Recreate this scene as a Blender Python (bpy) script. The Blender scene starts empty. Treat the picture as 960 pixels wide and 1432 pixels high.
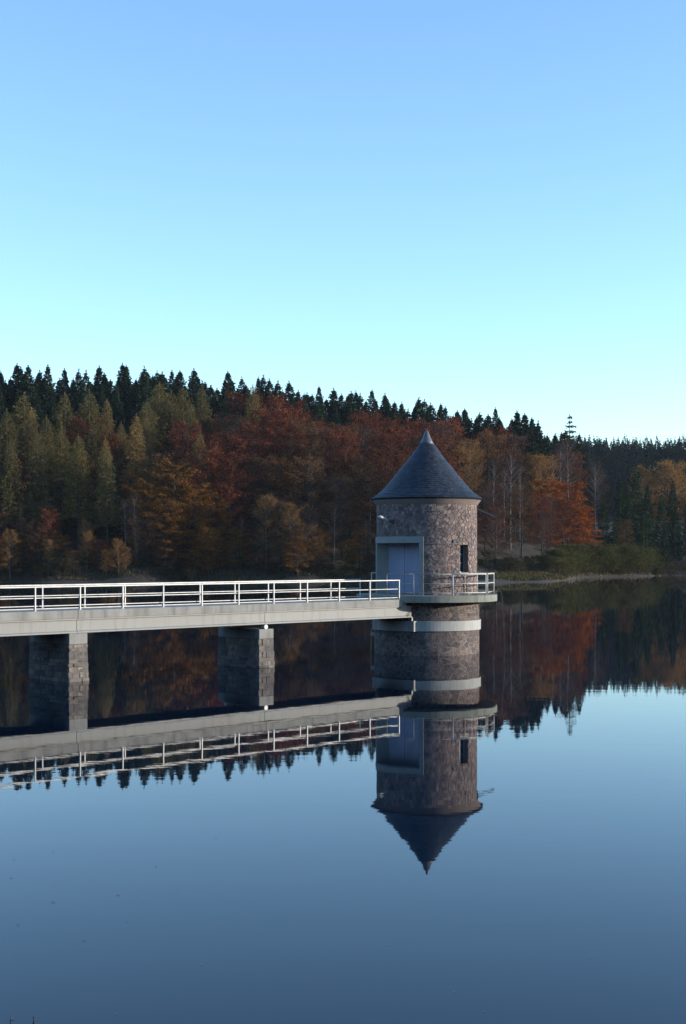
import bpy, math, random
import numpy as np
from mathutils import Vector, Matrix

# ------------------------------------------------------------------ camera
sc = bpy.context.scene
COL = sc.collection
PXW, PXH, FPX, HORIZON, CAMZ = 960.0, 1432.0, 1989.0, 775.5, 4.83   # photo size, focal length in photo pixels, horizon row, eye height
cd = bpy.data.cameras.new('camera'); cam = bpy.data.objects.new('camera', cd); COL.objects.link(cam)
cam.location = (0, 0, CAMZ); cam.rotation_euler = (math.pi / 2, 0, 0)
cd.sensor_fit = 'VERTICAL'; cd.sensor_height = 36.0; cd.lens = 36.0 * FPX / PXH
cd.shift_y = (HORIZON - PXH / 2) / PXH
cd.clip_start = 0.5; cd.clip_end = 6000
sc.camera = cam
sc.view_settings.view_transform = 'Standard'; sc.view_settings.look = 'None'
sc.view_settings.gamma = 1.0; sc.view_settings.use_curve_mapping = False
sc.view_settings.exposure = 1.3
sc.render.film_transparent = False
sc.cycles.max_bounces = 6; sc.cycles.diffuse_bounces = 3; sc.cycles.glossy_bounces = 3
sc.cycles.transmission_bounces = 4; sc.cycles.transparent_max_bounces = 6
sc.cycles.caustics_reflective = False; sc.cycles.caustics_refractive = False

# ------------------------------------------------------------------ sky and sun
SUN_A, SUN_EL = 3.0, 9.0            # degrees: swing from +X towards the camera, elevation
w = bpy.data.worlds.new('World'); sc.world = w; w.use_nodes = True
nt = w.node_tree; nt.nodes.clear()
sky = nt.nodes.new('ShaderNodeTexSky'); sky.sky_type = 'NISHITA'; sky.sun_disc = False
sky.sun_elevation = math.radians(SUN_EL); sky.sun_rotation = math.radians(90 + SUN_A)
sky.altitude = 300; sky.air_density = 1.0; sky.dust_density = 0.0; sky.ozone_density = 2.5
tint = nt.nodes.new('ShaderNodeMix'); tint.data_type = 'RGBA'; tint.blend_type = 'MULTIPLY'
tint.inputs[0].default_value = 1.0; tint.inputs[7].default_value = (1.03, 1.09, 1.2, 1)
bg = nt.nodes.new('ShaderNodeBackground'); bg.inputs[1].default_value = 0.15
wo = nt.nodes.new('ShaderNodeOutputWorld')
nt.links.new(sky.outputs[0], tint.inputs[6]); nt.links.new(tint.outputs[2], bg.inputs[0]); nt.links.new(bg.outputs[0], wo.inputs[0])
ld = bpy.data.lights.new('sun', 'SUN'); sun = bpy.data.objects.new('sun', ld); COL.objects.link(sun)
ld.energy = 2.5; ld.angle = math.radians(0.6); ld.color = (1.0, 0.89, 0.74)
_a, _e = math.radians(SUN_A), math.radians(SUN_EL)
SUNV = Vector((math.cos(_a) * math.cos(_e), -math.sin(_a) * math.cos(_e), math.sin(_e)))
sun.rotation_euler = SUNV.to_track_quat('Z', 'Y').to_euler(); sun.location = (60, 0, 40)

RND = random.Random(11)

# ------------------------------------------------------------------ materials
def new_mat(name):
    m = bpy.data.materials.new(name); m.use_nodes = True
    t = m.node_tree; t.nodes.clear()
    out = t.nodes.new('ShaderNodeOutputMaterial')
    return m, t, out

def N(t, kind, **kw):
    n = t.nodes.new(kind)
    for k, v in kw.items():
        setattr(n, k, v)
    return n

def coords(t, scale=(1, 1, 1), which='Object'):
    tc = N(t, 'ShaderNodeTexCoord'); mp = N(t, 'ShaderNodeMapping')
    mp.inputs['Scale'].default_value = scale
    t.links.new(tc.outputs[which], mp.inputs[0])
    return mp.outputs[0]

def world_coords(t, scale=(1, 1, 1)):
    g = N(t, 'ShaderNodeNewGeometry'); mp = N(t, 'ShaderNodeMapping')
    mp.inputs['Scale'].default_value = scale
    t.links.new(g.outputs['Position'], mp.inputs[0])
    return mp.outputs[0]

def noise(t, vec, scale, detail=5, rough=0.6):
    n = N(t, 'ShaderNodeTexNoise'); n.inputs['Scale'].default_value = scale
    n.inputs['Detail'].default_value = detail; n.inputs['Roughness'].default_value = rough
    t.links.new(vec, n.inputs['Vector'])
    return n.outputs['Fac']

def ramp(t, fac, stops):
    r = N(t, 'ShaderNodeValToRGB'); el = r.color_ramp.elements
    while len(el) < len(stops): el.new(0.5)
    for e, (p, c) in zip(el, stops):
        e.position = p; e.color = tuple(c) + (1,) if len(c) == 3 else c
    t.links.new(fac, r.inputs[0])
    return r.outputs[0]

def mix(t, a, b, fac, mode='MIX'):
    m = N(t, 'ShaderNodeMix'); m.data_type = 'RGBA'; m.blend_type = mode
    for s, v in ((6, a), (7, b), (0, fac)):
        if hasattr(v, 'links') or hasattr(v, 'is_linked'): t.links.new(v, m.inputs[s])
        else: m.inputs[s].default_value = v if s == 0 else tuple(v) + (1,)
    return m.outputs[2]

def surface(name, c1, c2, scale=3.0, rough=0.8, bump=0.0, bscale=30.0, metallic=0.0, stain=None, spec=0.5, stretch=(1, 1, 1), dist=0.02, island=None):
    m, t, out = new_mat(name)
    v = world_coords(t, stretch)
    col = ramp(t, noise(t, v, scale), [(0.3, c1), (0.7, c2)])
    if island:
        if island == 'object':
            oi = N(t, 'ShaderNodeObjectInfo'); r = oi.outputs['Random']
        else:
            g = N(t, 'ShaderNodeNewGeometry'); r = g.outputs['Random Per Island']
        col = mix(t, col, ramp(t, r, [(0.0, (0.45, 0.45, 0.5)), (0.3, (0.85, 0.82, 0.84)), (0.7, (1.1, 1.0, 0.95)), (1.0, (1.6, 1.48, 1.35))]), 1.0, 'MULTIPLY')
    if stain:
        f = ramp(t, noise(t, world_coords(t, (1.4, 1.4, 0.22)), 2.2, 6), [(0.5, (0, 0, 0)), (0.72, (1, 1, 1))])
        col = mix(t, col, stain, f)
    b = N(t, 'ShaderNodeBsdfPrincipled')
    t.links.new(col, b.inputs['Base Color'])
    b.inputs['Roughness'].default_value = rough; b.inputs['Metallic'].default_value = metallic
    b.inputs['Specular IOR Level'].default_value = spec
    if bump:
        bp = N(t, 'ShaderNodeBump'); bp.inputs['Strength'].default_value = bump; bp.inputs['Distance'].default_value = dist
        t.links.new(noise(t, world_coords(t), bscale, 6), bp.inputs['Height']); t.links.new(bp.outputs[0], b.inputs['Normal'])
    t.links.new(b.outputs[0], out.inputs[0])
    return m

def leaf_mat(name, c1, c2, c3, trans=0.3, objvar=0.35):
    m, t, out = new_mat(name)
    g = N(t, 'ShaderNodeNewGeometry'); oi = N(t, 'ShaderNodeObjectInfo')
    col = ramp(t, g.outputs['Random Per Island'], [(0.0, c1), (0.55, c2), (1.0, c3)])
    lo, hi = 1 - objvar, 1 + objvar
    col = mix(t, col, ramp(t, oi.outputs['Random'], [(0, (lo, lo, lo * 1.05)), (0.5, (1, 1, 1)), (1, (hi, hi * 0.95, hi * 0.85))]), 1.0, 'MULTIPLY')
    d = N(t, 'ShaderNodeBsdfDiffuse'); tr = N(t, 'ShaderNodeBsdfTranslucent'); mx = N(t, 'ShaderNodeMixShader')
    mx.inputs[0].default_value = trans
    t.links.new(col, d.inputs[0]); t.links.new(col, tr.inputs[0])
    t.links.new(d.outputs[0], mx.inputs[1]); t.links.new(tr.outputs[0], mx.inputs[2]); t.links.new(mx.outputs[0], out.inputs[0])
    return m

M = {}
M['concrete'] = surface('concrete', (0.20, 0.195, 0.175), (0.285, 0.277, 0.25), 1.2, 0.85, 0.25, 40, stain=(0.145, 0.138, 0.12))
M['girder'] = surface('girder_paint', (0.205, 0.203, 0.187), (0.25, 0.246, 0.225), 0.5, 0.6, 0.08, 25, stain=(0.175, 0.168, 0.15), stretch=(0.4, 0.4, 1))
M['mossy_concrete'] = surface('mossy_concrete', (0.17, 0.18, 0.14), (0.28, 0.275, 0.235), 1.6, 0.9, 0.3, 35, stain=(0.12, 0.13, 0.09))
M['white_concrete'] = surface('white_concrete', (0.33, 0.33, 0.305), (0.40, 0.395, 0.365), 1.6, 0.8, 0.15, 35, stain=(0.28, 0.28, 0.25))
M['frame_concrete'] = surface('door_surround_concrete', (0.22, 0.225, 0.20), (0.27, 0.275, 0.25), 2.0, 0.8, 0.2, 40)
M['paint'] = surface('white_paint', (0.42, 0.40, 0.36), (0.66, 0.635, 0.585), 3.5, 0.4, 0.0)
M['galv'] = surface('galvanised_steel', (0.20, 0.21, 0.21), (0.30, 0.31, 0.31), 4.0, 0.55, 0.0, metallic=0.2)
M['slate'] = surface('slate', (0.015, 0.022, 0.032), (0.030, 0.040, 0.054), 2.0, 0.52, 0.2, 40, island='island')
M['lead'] = surface('lead_cap', (0.07, 0.075, 0.085), (0.12, 0.125, 0.135), 3.0, 0.45, 0.1, 20)
M['render_pink'] = surface('cornice_render', (0.20, 0.155, 0.135), (0.25, 0.195, 0.17), 1.5, 0.85, 0.15, 40)
M['stone'] = surface('porphyry_stone', (0.092, 0.071, 0.065), (0.31, 0.243, 0.214), 9.0, 0.85, 0.9, 22, stain=(0.09, 0.072, 0.066), island='object', dist=0.03)
M['stone_far'] = surface('porphyry_stone_joined', (0.092, 0.071, 0.065), (0.31, 0.243, 0.214), 9.0, 0.85, 0.9, 22, stain=(0.09, 0.072, 0.066), island='island', dist=0.03)
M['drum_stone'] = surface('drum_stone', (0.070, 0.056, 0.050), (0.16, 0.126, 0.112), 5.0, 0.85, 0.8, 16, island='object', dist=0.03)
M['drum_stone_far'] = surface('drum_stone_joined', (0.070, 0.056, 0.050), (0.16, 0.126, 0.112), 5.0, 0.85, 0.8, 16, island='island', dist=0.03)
M['pier_stone'] = surface('pier_stone', (0.075, 0.068, 0.060), (0.19, 0.172, 0.15), 4.0, 0.85, 0.8, 18, island='object', dist=0.03)
M['mortar'] = surface('wall_mortar', (0.13, 0.105, 0.094), (0.24, 0.192, 0.172), 4, 0.95, 0.4, 30)
M['pale_mortar'] = surface('pale_mortar', (0.13, 0.117, 0.104), (0.46, 0.42, 0.37), 1.3, 0.95, 0.4, 30)
M['dark_mortar'] = surface('dark_mortar', (0.085, 0.078, 0.068), (0.16, 0.145, 0.125), 3, 0.95, 0.4, 30)
M['door_blue'] = surface('blue_door_paint', (0.225, 0.25, 0.34), (0.26, 0.29, 0.39), 1.5, 0.5, 0.05, 30)
M['iron'] = surface('dark_iron', (0.03, 0.03, 0.032), (0.06, 0.058, 0.055), 5, 0.6)
M['rust'] = surface('ochre_pole_paint', (0.16, 0.13, 0.03), (0.22, 0.18, 0.05), 5, 0.6)
M['bark'] = surface('bark', (0.045, 0.036, 0.030), (0.10, 0.085, 0.075), 3, 0.95, 0.5, 8, stretch=(1, 1, 0.3))
M['grey_bark'] = surface('grey_bark', (0.030, 0.027, 0.025), (0.065, 0.058, 0.052), 2, 0.95, 0.3, 8, stretch=(1, 1, 0.3))
M['birch_bark'] = surface('birch_bark', (0.10, 0.095, 0.09), (0.22, 0.21, 0.20), 1.3, 0.9, 0.2, 8, stretch=(1, 1, 2.5), stain=(0.10, 0.09, 0.085))
m, t, out = new_mat('window_glass')
b = N(t, 'ShaderNodeBsdfPrincipled'); b.inputs['Base Color'].default_value = (0.01, 0.02, 0.025, 1); b.inputs['Roughness'].default_value = 0.35; b.inputs['Specular IOR Level'].default_value = 0.25
t.links.new(b.outputs[0], out.inputs[0]); M['glass'] = m

M['spruce'] = leaf_mat('spruce_needles', (0.014, 0.026, 0.018), (0.028, 0.048, 0.030), (0.046, 0.070, 0.040), 0.12, 0.25)
M['far_spruce'] = leaf_mat('far_spruce_needles', (0.008, 0.016, 0.012), (0.016, 0.028, 0.020), (0.026, 0.040, 0.026), 0.1, 0.1)
M['pine'] = leaf_mat('pine_needles', (0.014, 0.030, 0.014), (0.030, 0.058, 0.024), (0.052, 0.085, 0.034), 0.15, 0.25)
M['larch_olive'] = leaf_mat('larch_olive', (0.10, 0.085, 0.034), (0.175, 0.142, 0.055), (0.25, 0.198, 0.078), 0.3, 0.2)
M['larch_tan'] = leaf_mat('larch_tan', (0.15, 0.105, 0.04), (0.26, 0.18, 0.068), (0.36, 0.245, 0.095), 0.3, 0.15)
M['beech_red'] = leaf_mat('beech_red', (0.062, 0.022, 0.015), (0.145, 0.046, 0.026), (0.25, 0.085, 0.038), 0.3, 0.35)
M['beech_brown'] = leaf_mat('beech_brown', (0.065, 0.038, 0.022), (0.13, 0.072, 0.036), (0.20, 0.11, 0.052), 0.3, 0.3)
M['gold'] = leaf_mat('beech_gold', (0.09, 0.042, 0.012), (0.20, 0.088, 0.020), (0.30, 0.15, 0.034), 0.35, 0.2)
M['orange'] = leaf_mat('beech_orange', (0.12, 0.036, 0.012), (0.29, 0.078, 0.017), (0.44, 0.145, 0.028), 0.35, 0.12)
M['birch_leaf'] = leaf_mat('birch_leaf', (0.16, 0.080, 0.026), (0.28, 0.14, 0.042), (0.38, 0.21, 0.065), 0.35, 0.25)
M['twig'] = leaf_mat('bare_twigs', (0.048, 0.032, 0.026), (0.085, 0.054, 0.042), (0.13, 0.082, 0.058), 0.1, 0.25)
M['willow'] = leaf_mat('willow_leaf', (0.040, 0.046, 0.014), (0.085, 0.084, 0.026), (0.135, 0.115, 0.040), 0.3, 0.25)
M['undergrowth'] = leaf_mat('undergrowth_leaf', (0.032, 0.036, 0.016), (0.070, 0.064, 0.028), (0.12, 0.088, 0.04), 0.25, 0.3)
M['grass'] = leaf_mat('bank_grass', (0.05, 0.048, 0.02), (0.09, 0.078, 0.035), (0.14, 0.11, 0.055), 0.25, 0.1)
M['dead_leaf'] = surface('wet_leaf', (0.02, 0.016, 0.012), (0.05, 0.035, 0.022), 8, 0.6)
M['pale_leaf'] = surface('pale_wet_leaf', (0.25, 0.18, 0.10), (0.36, 0.26, 0.16), 8, 0.6)
M['rock'] = surface('shore_rock', (0.09, 0.08, 0.075), (0.17, 0.155, 0.14), 3, 0.9, 0.6, 8, island='object', dist=0.05)

# ground
m, t, out = new_mat('ground')
g = N(t, 'ShaderNodeNewGeometry'); sx = N(t, 'ShaderNodeSeparateXYZ'); t.links.new(g.outputs['Position'], sx.inputs[0])
litter = ramp(t, noise(t, world_coords(t), 0.35, 8, 0.7), [(0.3, (0.022, 0.017, 0.011)), (0.5, (0.045, 0.031, 0.019)), (0.7, (0.034, 0.036, 0.017))])
mud = ramp(t, noise(t, world_coords(t), 1.2, 6, 0.7), [(0.3, (0.030, 0.027, 0.018)), (0.7, (0.072, 0.062, 0.042))])
hz = N(t, 'ShaderNodeMath', operation='ADD'); t.links.new(sx.outputs[2], hz.inputs[0])
nz = N(t, 'ShaderNodeMath', operation='MULTIPLY'); nz.inputs[1].default_value = 0.8
t.links.new(noise(t, world_coords(t), 0.25, 5), nz.inputs[0]); t.links.new(nz.outputs[0], hz.inputs[1])
f = ramp(t, hz.outputs[0], [(0.42, (1, 1, 1)), (0.62, (0, 0, 0))])
col = mix(t, litter, mud, f)
b = N(t, 'ShaderNodeBsdfPrincipled'); b.inputs['Roughness'].default_value = 0.95; t.links.new(col, b.inputs['Base Color'])
bp = N(t, 'ShaderNodeBump'); bp.inputs['Strength'].default_value = 0.8; bp.inputs['Distance'].default_value = 0.3
t.links.new(noise(t, world_coords(t), 1.5, 8), bp.inputs['Height']); t.links.new(bp.outputs[0], b.inputs['Normal'])
t.links.new(b.outputs[0], out.inputs[0]); M['ground'] = m

# water: dark body, real Fresnel mirror, faint swell and ripples
m, t, out = new_mat('water')
b = N(t, 'ShaderNodeBsdfPrincipled'); b.inputs['Base Color'].default_value = (0.003, 0.010, 0.020, 1)
b.inputs['Roughness'].default_value = 0.012; b.inputs['IOR'].default_value = 1.27; b.inputs['Specular Tint'].default_value = (0.55, 0.85, 1.0, 1)
n1 = noise(t, world_coords(t, (0.5, 1.0, 1)), 0.9, 3, 0.5); n2 = noise(t, world_coords(t, (0.35, 1.0, 1)), 6.0, 2, 0.5)
add = N(t, 'ShaderNodeMath', operation='MULTIPLY_ADD'); patch = ramp(t, noise(t, world_coords(t, (0.4, 1.0, 1)), 0.05, 3), [(0.42, (0.04, 0.04, 0.04)), (0.68, (0.32, 0.32, 0.32))])
t.links.new(patch, add.inputs[1])
t.links.new(n2, add.inputs[0]); t.links.new(n1, add.inputs[2])
bp = N(t, 'ShaderNodeBump'); bp.inputs['Strength'].default_value = 1.0; bp.inputs['Distance'].default_value = 0.0014
t.links.new(add.outputs[0], bp.inputs['Height']); t.links.new(bp.outputs[0], b.inputs['Normal'])
t.links.new(b.outputs[0], out.inputs[0]); M['water'] = m

# ------------------------------------------------------------------ helpers
def tag(o, label=None, cat=None, group=None, kind=None):
    if label: o['label'] = label
    if cat: o['category'] = cat
    if group: o['group'] = group
    if kind: o['kind'] = kind
    return o

def empty(name, loc=(0, 0, 0), rz=0.0):
    o = bpy.data.objects.new(name, None); COL.objects.link(o)
    o.location = loc; o.rotation_euler = (0, 0, rz); o.empty_display_size = 0.3
    return o

def link(name, me, parent=None, loc=None):
    o = bpy.data.objects.new(name, me); COL.objects.link(o)
    if parent is not None: o.parent = parent
    if loc is not None: o.location = loc
    return o

class MB:
    """collects vertices and faces, then links them as one mesh object"""
    def __init__(s): s.v = []; s.f = []
    def add(s, vs, fs):
        k = len(s.v); s.v += [tuple(p) for p in vs]; s.f += [tuple(i + k for i in q) for q in fs]
    def box(s, x0, x1, y0, y1, z0, z1):
        s.add([(x0, y0, z0), (x1, y0, z0), (x1, y1, z0), (x0, y1, z0), (x0, y0, z1), (x1, y0, z1), (x1, y1, z1), (x0, y1, z1)],
              [(3, 2, 1, 0), (4, 5, 6, 7), (0, 1, 5, 4), (1, 2, 6, 5), (2, 3, 7, 6), (3, 0, 4, 7)])
    def prism(s, poly, axis_from, axis_to):
        """poly in (y,z), extruded along x"""
        n = len(poly)
        vs = [(axis_from, y, z) for y, z in poly] + [(axis_to, y, z) for y, z in poly]
        s.add(vs, [tuple(range(n))[::-1], tuple(range(n, 2 * n))] + [(i, (i + 1) % n, n + (i + 1) % n, n + i) for i in range(n)])
    def tube(s, pts, rad, n=8, cap=True):
        pts = [Vector(p) for p in pts]
        rads = rad if isinstance(rad, (list, tuple)) else [rad] * len(pts)
        vs = []
        for i, p in enumerate(pts):
            d = (pts[min(i + 1, len(pts) - 1)] - pts[max(i - 1, 0)]).normalized()
            u = d.cross(Vector((0, 0, 1)))
            if u.length < 1e-3: u = Vector((1, 0, 0))
            u.normalize(); v = d.cross(u)
            for k in range(n):
                a = 2 * math.pi * k / n
                vs.append(p + (u * math.cos(a) + v * math.sin(a)) * rads[i])
        fs = []
        for i in range(len(pts) - 1):
            for k in range(n):
                fs.append((i * n + k, i * n + (k + 1) % n, (i + 1) * n + (k + 1) % n, (i + 1) * n + k))
        if cap: fs += [tuple(range(n))[::-1], tuple(range((len(pts) - 1) * n, len(pts) * n))]
        s.add(vs, fs)
    def sector(s, r0, r1, a0, a1, z0, z1, n=24, r1b=None, full=False):
        """ring sector; r1b = outer radius at the bottom"""
        r1b = r1 if r1b is None else r1b
        m = n if full else n + 1
        vs = []
        for i in range(m):
            a = a0 + (a1 - a0) * i / n; c, q = math.cos(a), math.sin(a)
            vs += [(r0 * c, r0 * q, z0), (r1b * c, r1b * q, z0), (r1 * c, r1 * q, z1), (r0 * c, r0 * q, z1)]
        fs = []
        for i in range(n):
            A, B = 4 * i, 4 * ((i + 1) % m)
            for k in range(4): fs.append((A + k, B + k, B + (k + 1) % 4, A + (k + 1) % 4))
        if not full: fs += [(0, 1, 2, 3), (4 * n + 3, 4 * n + 2, 4 * n + 1, 4 * n)]
        s.add(vs, fs)
    def mesh(s, name, mat, smooth=False):
        me = bpy.data.meshes.new(name); me.from_pydata(s.v, [], s.f); me.update()
        if mat: me.materials.append(mat)
        if smooth: me.polygons.foreach_set('use_smooth', [True] * len(me.polygons))
        return me
    def build(s, name, mat, parent=None, smooth=False, bevel=0.0):
        o = link(name, s.mesh(name, mat, smooth), parent)
        if bevel:
            bv = o.modifiers.new('bevel', 'BEVEL'); bv.width = bevel; bv.segments = 2; bv.limit_method = 'ANGLE'
        return o

def quads_mesh(name, q, mat):
    """q: (n,4,3) array of loose quads"""
    n = len(q); me = bpy.data.meshes.new(name)
    me.vertices.add(4 * n); me.loops.add(4 * n); me.polygons.add(n)
    me.vertices.foreach_set('co', np.ascontiguousarray(q, dtype=np.float32).ravel())
    me.loops.foreach_set('vertex_index', np.arange(4 * n, dtype=np.int32))
    me.polygons.foreach_set('loop_start', np.arange(0, 4 * n, 4, dtype=np.int32))
    me.materials.append(mat); me.update(calc_edges=True)
    return me

# ------------------------------------------------------------------ where things stand
# a pixel gives a direction; the depth comes from the water line it meets
def wx(u, depth): return (u - PXW / 2) / FPX * depth
TH = math.atan2(0.7104, 0.7038)                   # heading of the footbridge
EX, EY = math.cos(TH), math.sin(TH)
TX, TY = 4.138, 70.35                             # tower axis

def lerp(x, xs, ys): return float(np.interp(x, xs, ys))
SH_U = [-900, -300, 0, 350, 600, 690, 760, 790, 805, 880, 930, 1000, 1300, 1900, 3200]
SH_Z = [235, 240, 246, 250, 250, 243, 250, 262, 300, 312, 324, 330, 340, 330, 250]      # shore depth
RG_Z = [280, 286, 293, 322, 335, 338, 340, 343, 344, 352, 358, 362, 400, 440, 420]      # ridge depth
RG_H = [22, 22, 20.5, 22.3, 18.0, 15.0, 12.5, 11.5, 11.0, 8.5, 7.5, 7.5, 25, 48, 60]       # ridge ground height; end values: unseen hill added to shade the wood

def sstep(x): x = min(1, max(0, x)); return x * x * (3 - 2 * x)

def ground(x, y):
    along = (x - TX) * EX + (y - TY) * EY
    dam = -3.0
    if along < -44:                                # the dam's upstream face below the camera
        dam = -3 + 6.25 * min(1, max(0, (-44.5 - along) / 7.0))
    side = 52 * sstep((-x - 105) / 170)            # unseen hills added left of and behind the viewer to block skylight
    back = 50 * sstep((-y - 50) / 120)
    dam = max(dam, side - 3, back - 3) if (x < -105 or y < -50) else dam
    if y < 150: return dam
    u = 480 + FPX * x / y
    s, r, h = lerp(u, SH_U, SH_Z), lerp(u, SH_U, RG_Z), lerp(u, SH_U, RG_H)
    wob = 1.6 * math.sin(x * 0.19) + 1.1 * math.sin(x * 0.43 + 1.3)
    d = y - s - wob
    if d < 0: return max(dam, -3.0, d * 0.12)
    added_side = side - 3 if x < -105 else 0
    spit = sstep((u - 640) / 40) * sstep((800 - u) / 30)
    bank = 0.55 * sstep(d / 3.0)
    tt = max(0, (d - 2 - 14 * spit)) / max(8, r - s - 14 * spit)
    z = bank + spit * 0.05 * min(d, 16) + (h - bank) * min(1, tt) ** 0.85
    if tt > 1:
        z += (tt - 1) * 0.2
        z = min(z, h + 1.5)
    far = 40 * sstep((y - 480) / 170)
    z = max(z, far if u > 300 else 0) if y > 420 else z
    return max(z, added_side)

# terrain sheet
xs = np.unique(np.concatenate([np.linspace(-900, -110, 24), np.linspace(-110, 130, 110), np.linspace(130, 900, 30)]))
ys = np.unique(np.concatenate([np.linspace(-420, -20, 22), np.linspace(-20, 60, 36), np.linspace(60, 225, 14), np.linspace(225, 375, 76), np.linspace(375, 1400, 42)]))
V = [(x, y, ground(x, y)) for y in ys for x in xs]
nx, ny = len(xs), len(ys)
F = [(j * nx + i, j * nx + i + 1, (j + 1) * nx + i + 1, (j + 1) * nx + i) for j in range(ny - 1) for i in range(nx - 1)]
me = bpy.data.meshes.new('terrain'); me.from_pydata(V, [], F); me.materials.append(M['ground'])
me.polygons.foreach_set('use_smooth', [True] * len(me.polygons))
tag(link('terrain', me), 'wooded hillside and lake bed rising behind the far shore', kind='structure')
# water sheet
mb = MB(); mb.add([(-900, -420, 0), (900, -420, 0), (900, 1400, 0), (-900, 1400, 0)], [(0, 1, 2, 3)])
tag(mb.build('water', M['water']), 'calm dark blue reservoir water mirroring the tower', kind='structure')

# ------------------------------------------------------------------ random rubble stones
def clip(poly, px, py, nx_, ny_):
    """keep the side where (p-(px,py)).n <= 0"""
    outp = []
    n = len(poly)
    for i in range(n):
        a, b = poly[i], poly[(i + 1) % n]
        da = (a[0] - px) * nx_ + (a[1] - py) * ny_; db = (b[0] - px) * nx_ + (b[1] - py) * ny_
        if da <= 0: outp.append(a)
        if (da < 0 < db) or (db < 0 < da):
            k = da / (da - db); outp.append((a[0] + (b[0] - a[0]) * k, a[1] + (b[1] - a[1]) * k))
    return outp

def rubble(L, z0, z1, cw, ch, rng, holes=()):
    """irregular polygons covering a strip of length L (periodic), as (seed, polygon)"""
    rows = max(1, round((z1 - z0) / ch)); cols = round(L / cw); seeds = []
    for j in range(rows):
        for i in range(cols):
            u = (i + 0.5 * (j % 2) + rng.uniform(-.47, .47)) * L / cols; z = z0 + (j + 0.5 + rng.uniform(-.46, .46)) * (z1 - z0) / rows
            seeds.append((u % L, z))
    cells = []
    for (u, z) in seeds:
        if any(h[0] - .02 < u < h[1] + .02 and h[2] - .02 < z < h[3] + .02 for h in holes): continue
        poly = [(u - 2 * cw, max(z0, z - 2 * ch)), (u + 2 * cw, max(z0, z - 2 * ch)), (u + 2 * cw, min(z1, z + 2 * ch)), (u - 2 * cw, min(z1, z + 2 * ch))]
        for (a, b) in seeds:
            du = (a - u + L / 2) % L - L / 2; dz = b - z
            if (du == 0 and dz == 0) or abs(du) > 3 * cw or abs(dz) > 3 * ch: continue
            poly = clip(poly, u + du / 2, z + dz / 2, du, dz)
            if len(poly) < 3: break
        for h in holes:
            seps = [(h[0] - u, (h[0], z, 1, 0)), (u - h[1], (h[1], z, -1, 0)), (h[2] - z, (u, h[2], 0, 1)), (z - h[3], (u, h[3], 0, -1))]
            s_, c_ = max(seps)
            if s_ < 2 * cw: poly = clip(poly, *c_)
        if len(poly) >= 3: cells.append(((u, z), poly))
    return cells

def stone_geo(poly, R, joint, depth, rng):
    cu = sum(p[0] for p in poly) / len(poly); cz = sum(p[1] for p in poly) / len(poly)
    def ring(dist, r):
        vs = []
        for (u, z) in poly:
            d = math.hypot(u - cu, z - cz); k = max(0.3, 1 - dist / max(d, 1e-3))
            a = (cu + (u - cu) * k) / R; vs.append((r * math.cos(a), r * math.sin(a), cz + (z - cz) * k))
        return vs
    n = len(poly)
    d = depth * rng.uniform(0.6, 1.25)
    vs = ring(joint, R - 0.02) + ring(joint * 1.15, R + d * 0.6) + ring(joint * 1.15 + d * 0.5, R + d)
    fs = [tuple(range(2 * n, 3 * n))]
    for k in (0, n):
        fs += [(k + i, k + (i + 1) % n, k + n + (i + 1) % n, k + n + i) for i in range(n)]
    return vs, fs, cu / R, cz

def place_single(name, vs, fs, mat, parent):
    c = Vector((0, 0, 0))
    for p in vs: c += Vector(p)
    c /= len(vs)
    me = bpy.data.meshes.new(name); me.from_pydata([tuple(Vector(p) - c) for p in vs], [], fs); me.materials.append(mat)
    return link(name, me, parent, c)

# ------------------------------------------------------------------ intake tower
tower = empty('intake_tower', (TX, TY, 0), TH)
tag(tower, 'round stone intake tower with conical slate roof standing in the water', 'tower')
PI = math.pi
CAM_ANG = math.atan2(-TY, -TX) - TH               # direction of the viewer seen from the tower, local frame
R_W, R_D = 2.455, 2.585                           # wall and drum, mortar faces
Z_PL0, Z_PL1, Z_TOP = 2.55, 2.88, 7.28
DOOR_A, DOOR_H = PI, math.radians(33)
D_Z1 = 5.38
WIN_A = math.radians(268.7); WIN_HW = 0.31 / R_W; WZ0, WZ1 = 3.93, 5.30
rng = random.Random(5)

def shell(R, z0, z1, holes, n=120):
    """cylinder skin with openings; holes = (a0,a1,z0,z1)"""
    al = sorted(set([round(2 * PI * i / n, 6) for i in range(n)] + [round(h[k], 6) for h in holes for k in (0, 1)]))
    zl = sorted(set([z0, z1] + [h[k] for h in holes for k in (2, 3)]))
    vs = [(R * math.cos(a), R * math.sin(a), z) for z in zl for a in al]; fs = []; na = len(al)
    for j in range(len(zl) - 1):
        for i in range(na):
            a0 = al[i]; a1 = al[(i + 1) % na] if i + 1 < na else al[0] + 2 * PI
            am, zm = (a0 + a1) / 2, (zl[j] + zl[j + 1]) / 2
            if any(h[0] < am < h[1] and h[2] < zm < h[3] for h in holes): continue
            fs.append((j * na + i, j * na + (i + 1) % na, (j + 1) * na + (i + 1) % na, (j + 1) * na + i))
    return vs, fs

FR = math.radians(38)                             # outer half angle of the door surround
LZ1 = 5.70                                        # top of the lintel
holes_a = [(DOOR_A - FR, DOOR_A + FR, Z_PL1, LZ1), (WIN_A - WIN_HW, WIN_A + WIN_HW, WZ0, WZ1)]
mb = MB(); vs, fs = shell(R_W, Z_PL0, Z_TOP, holes_a); mb.add(vs, fs)
wall = mb.build('wall', M['mortar'], tower, smooth=True)
mb = MB(); vs, fs = shell(R_D, -3.2, Z_PL0 + 0.01, []); mb.add(vs, fs)
drum = mb.build('drum', M['pale_mortar'], tower, smooth=True)

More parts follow.
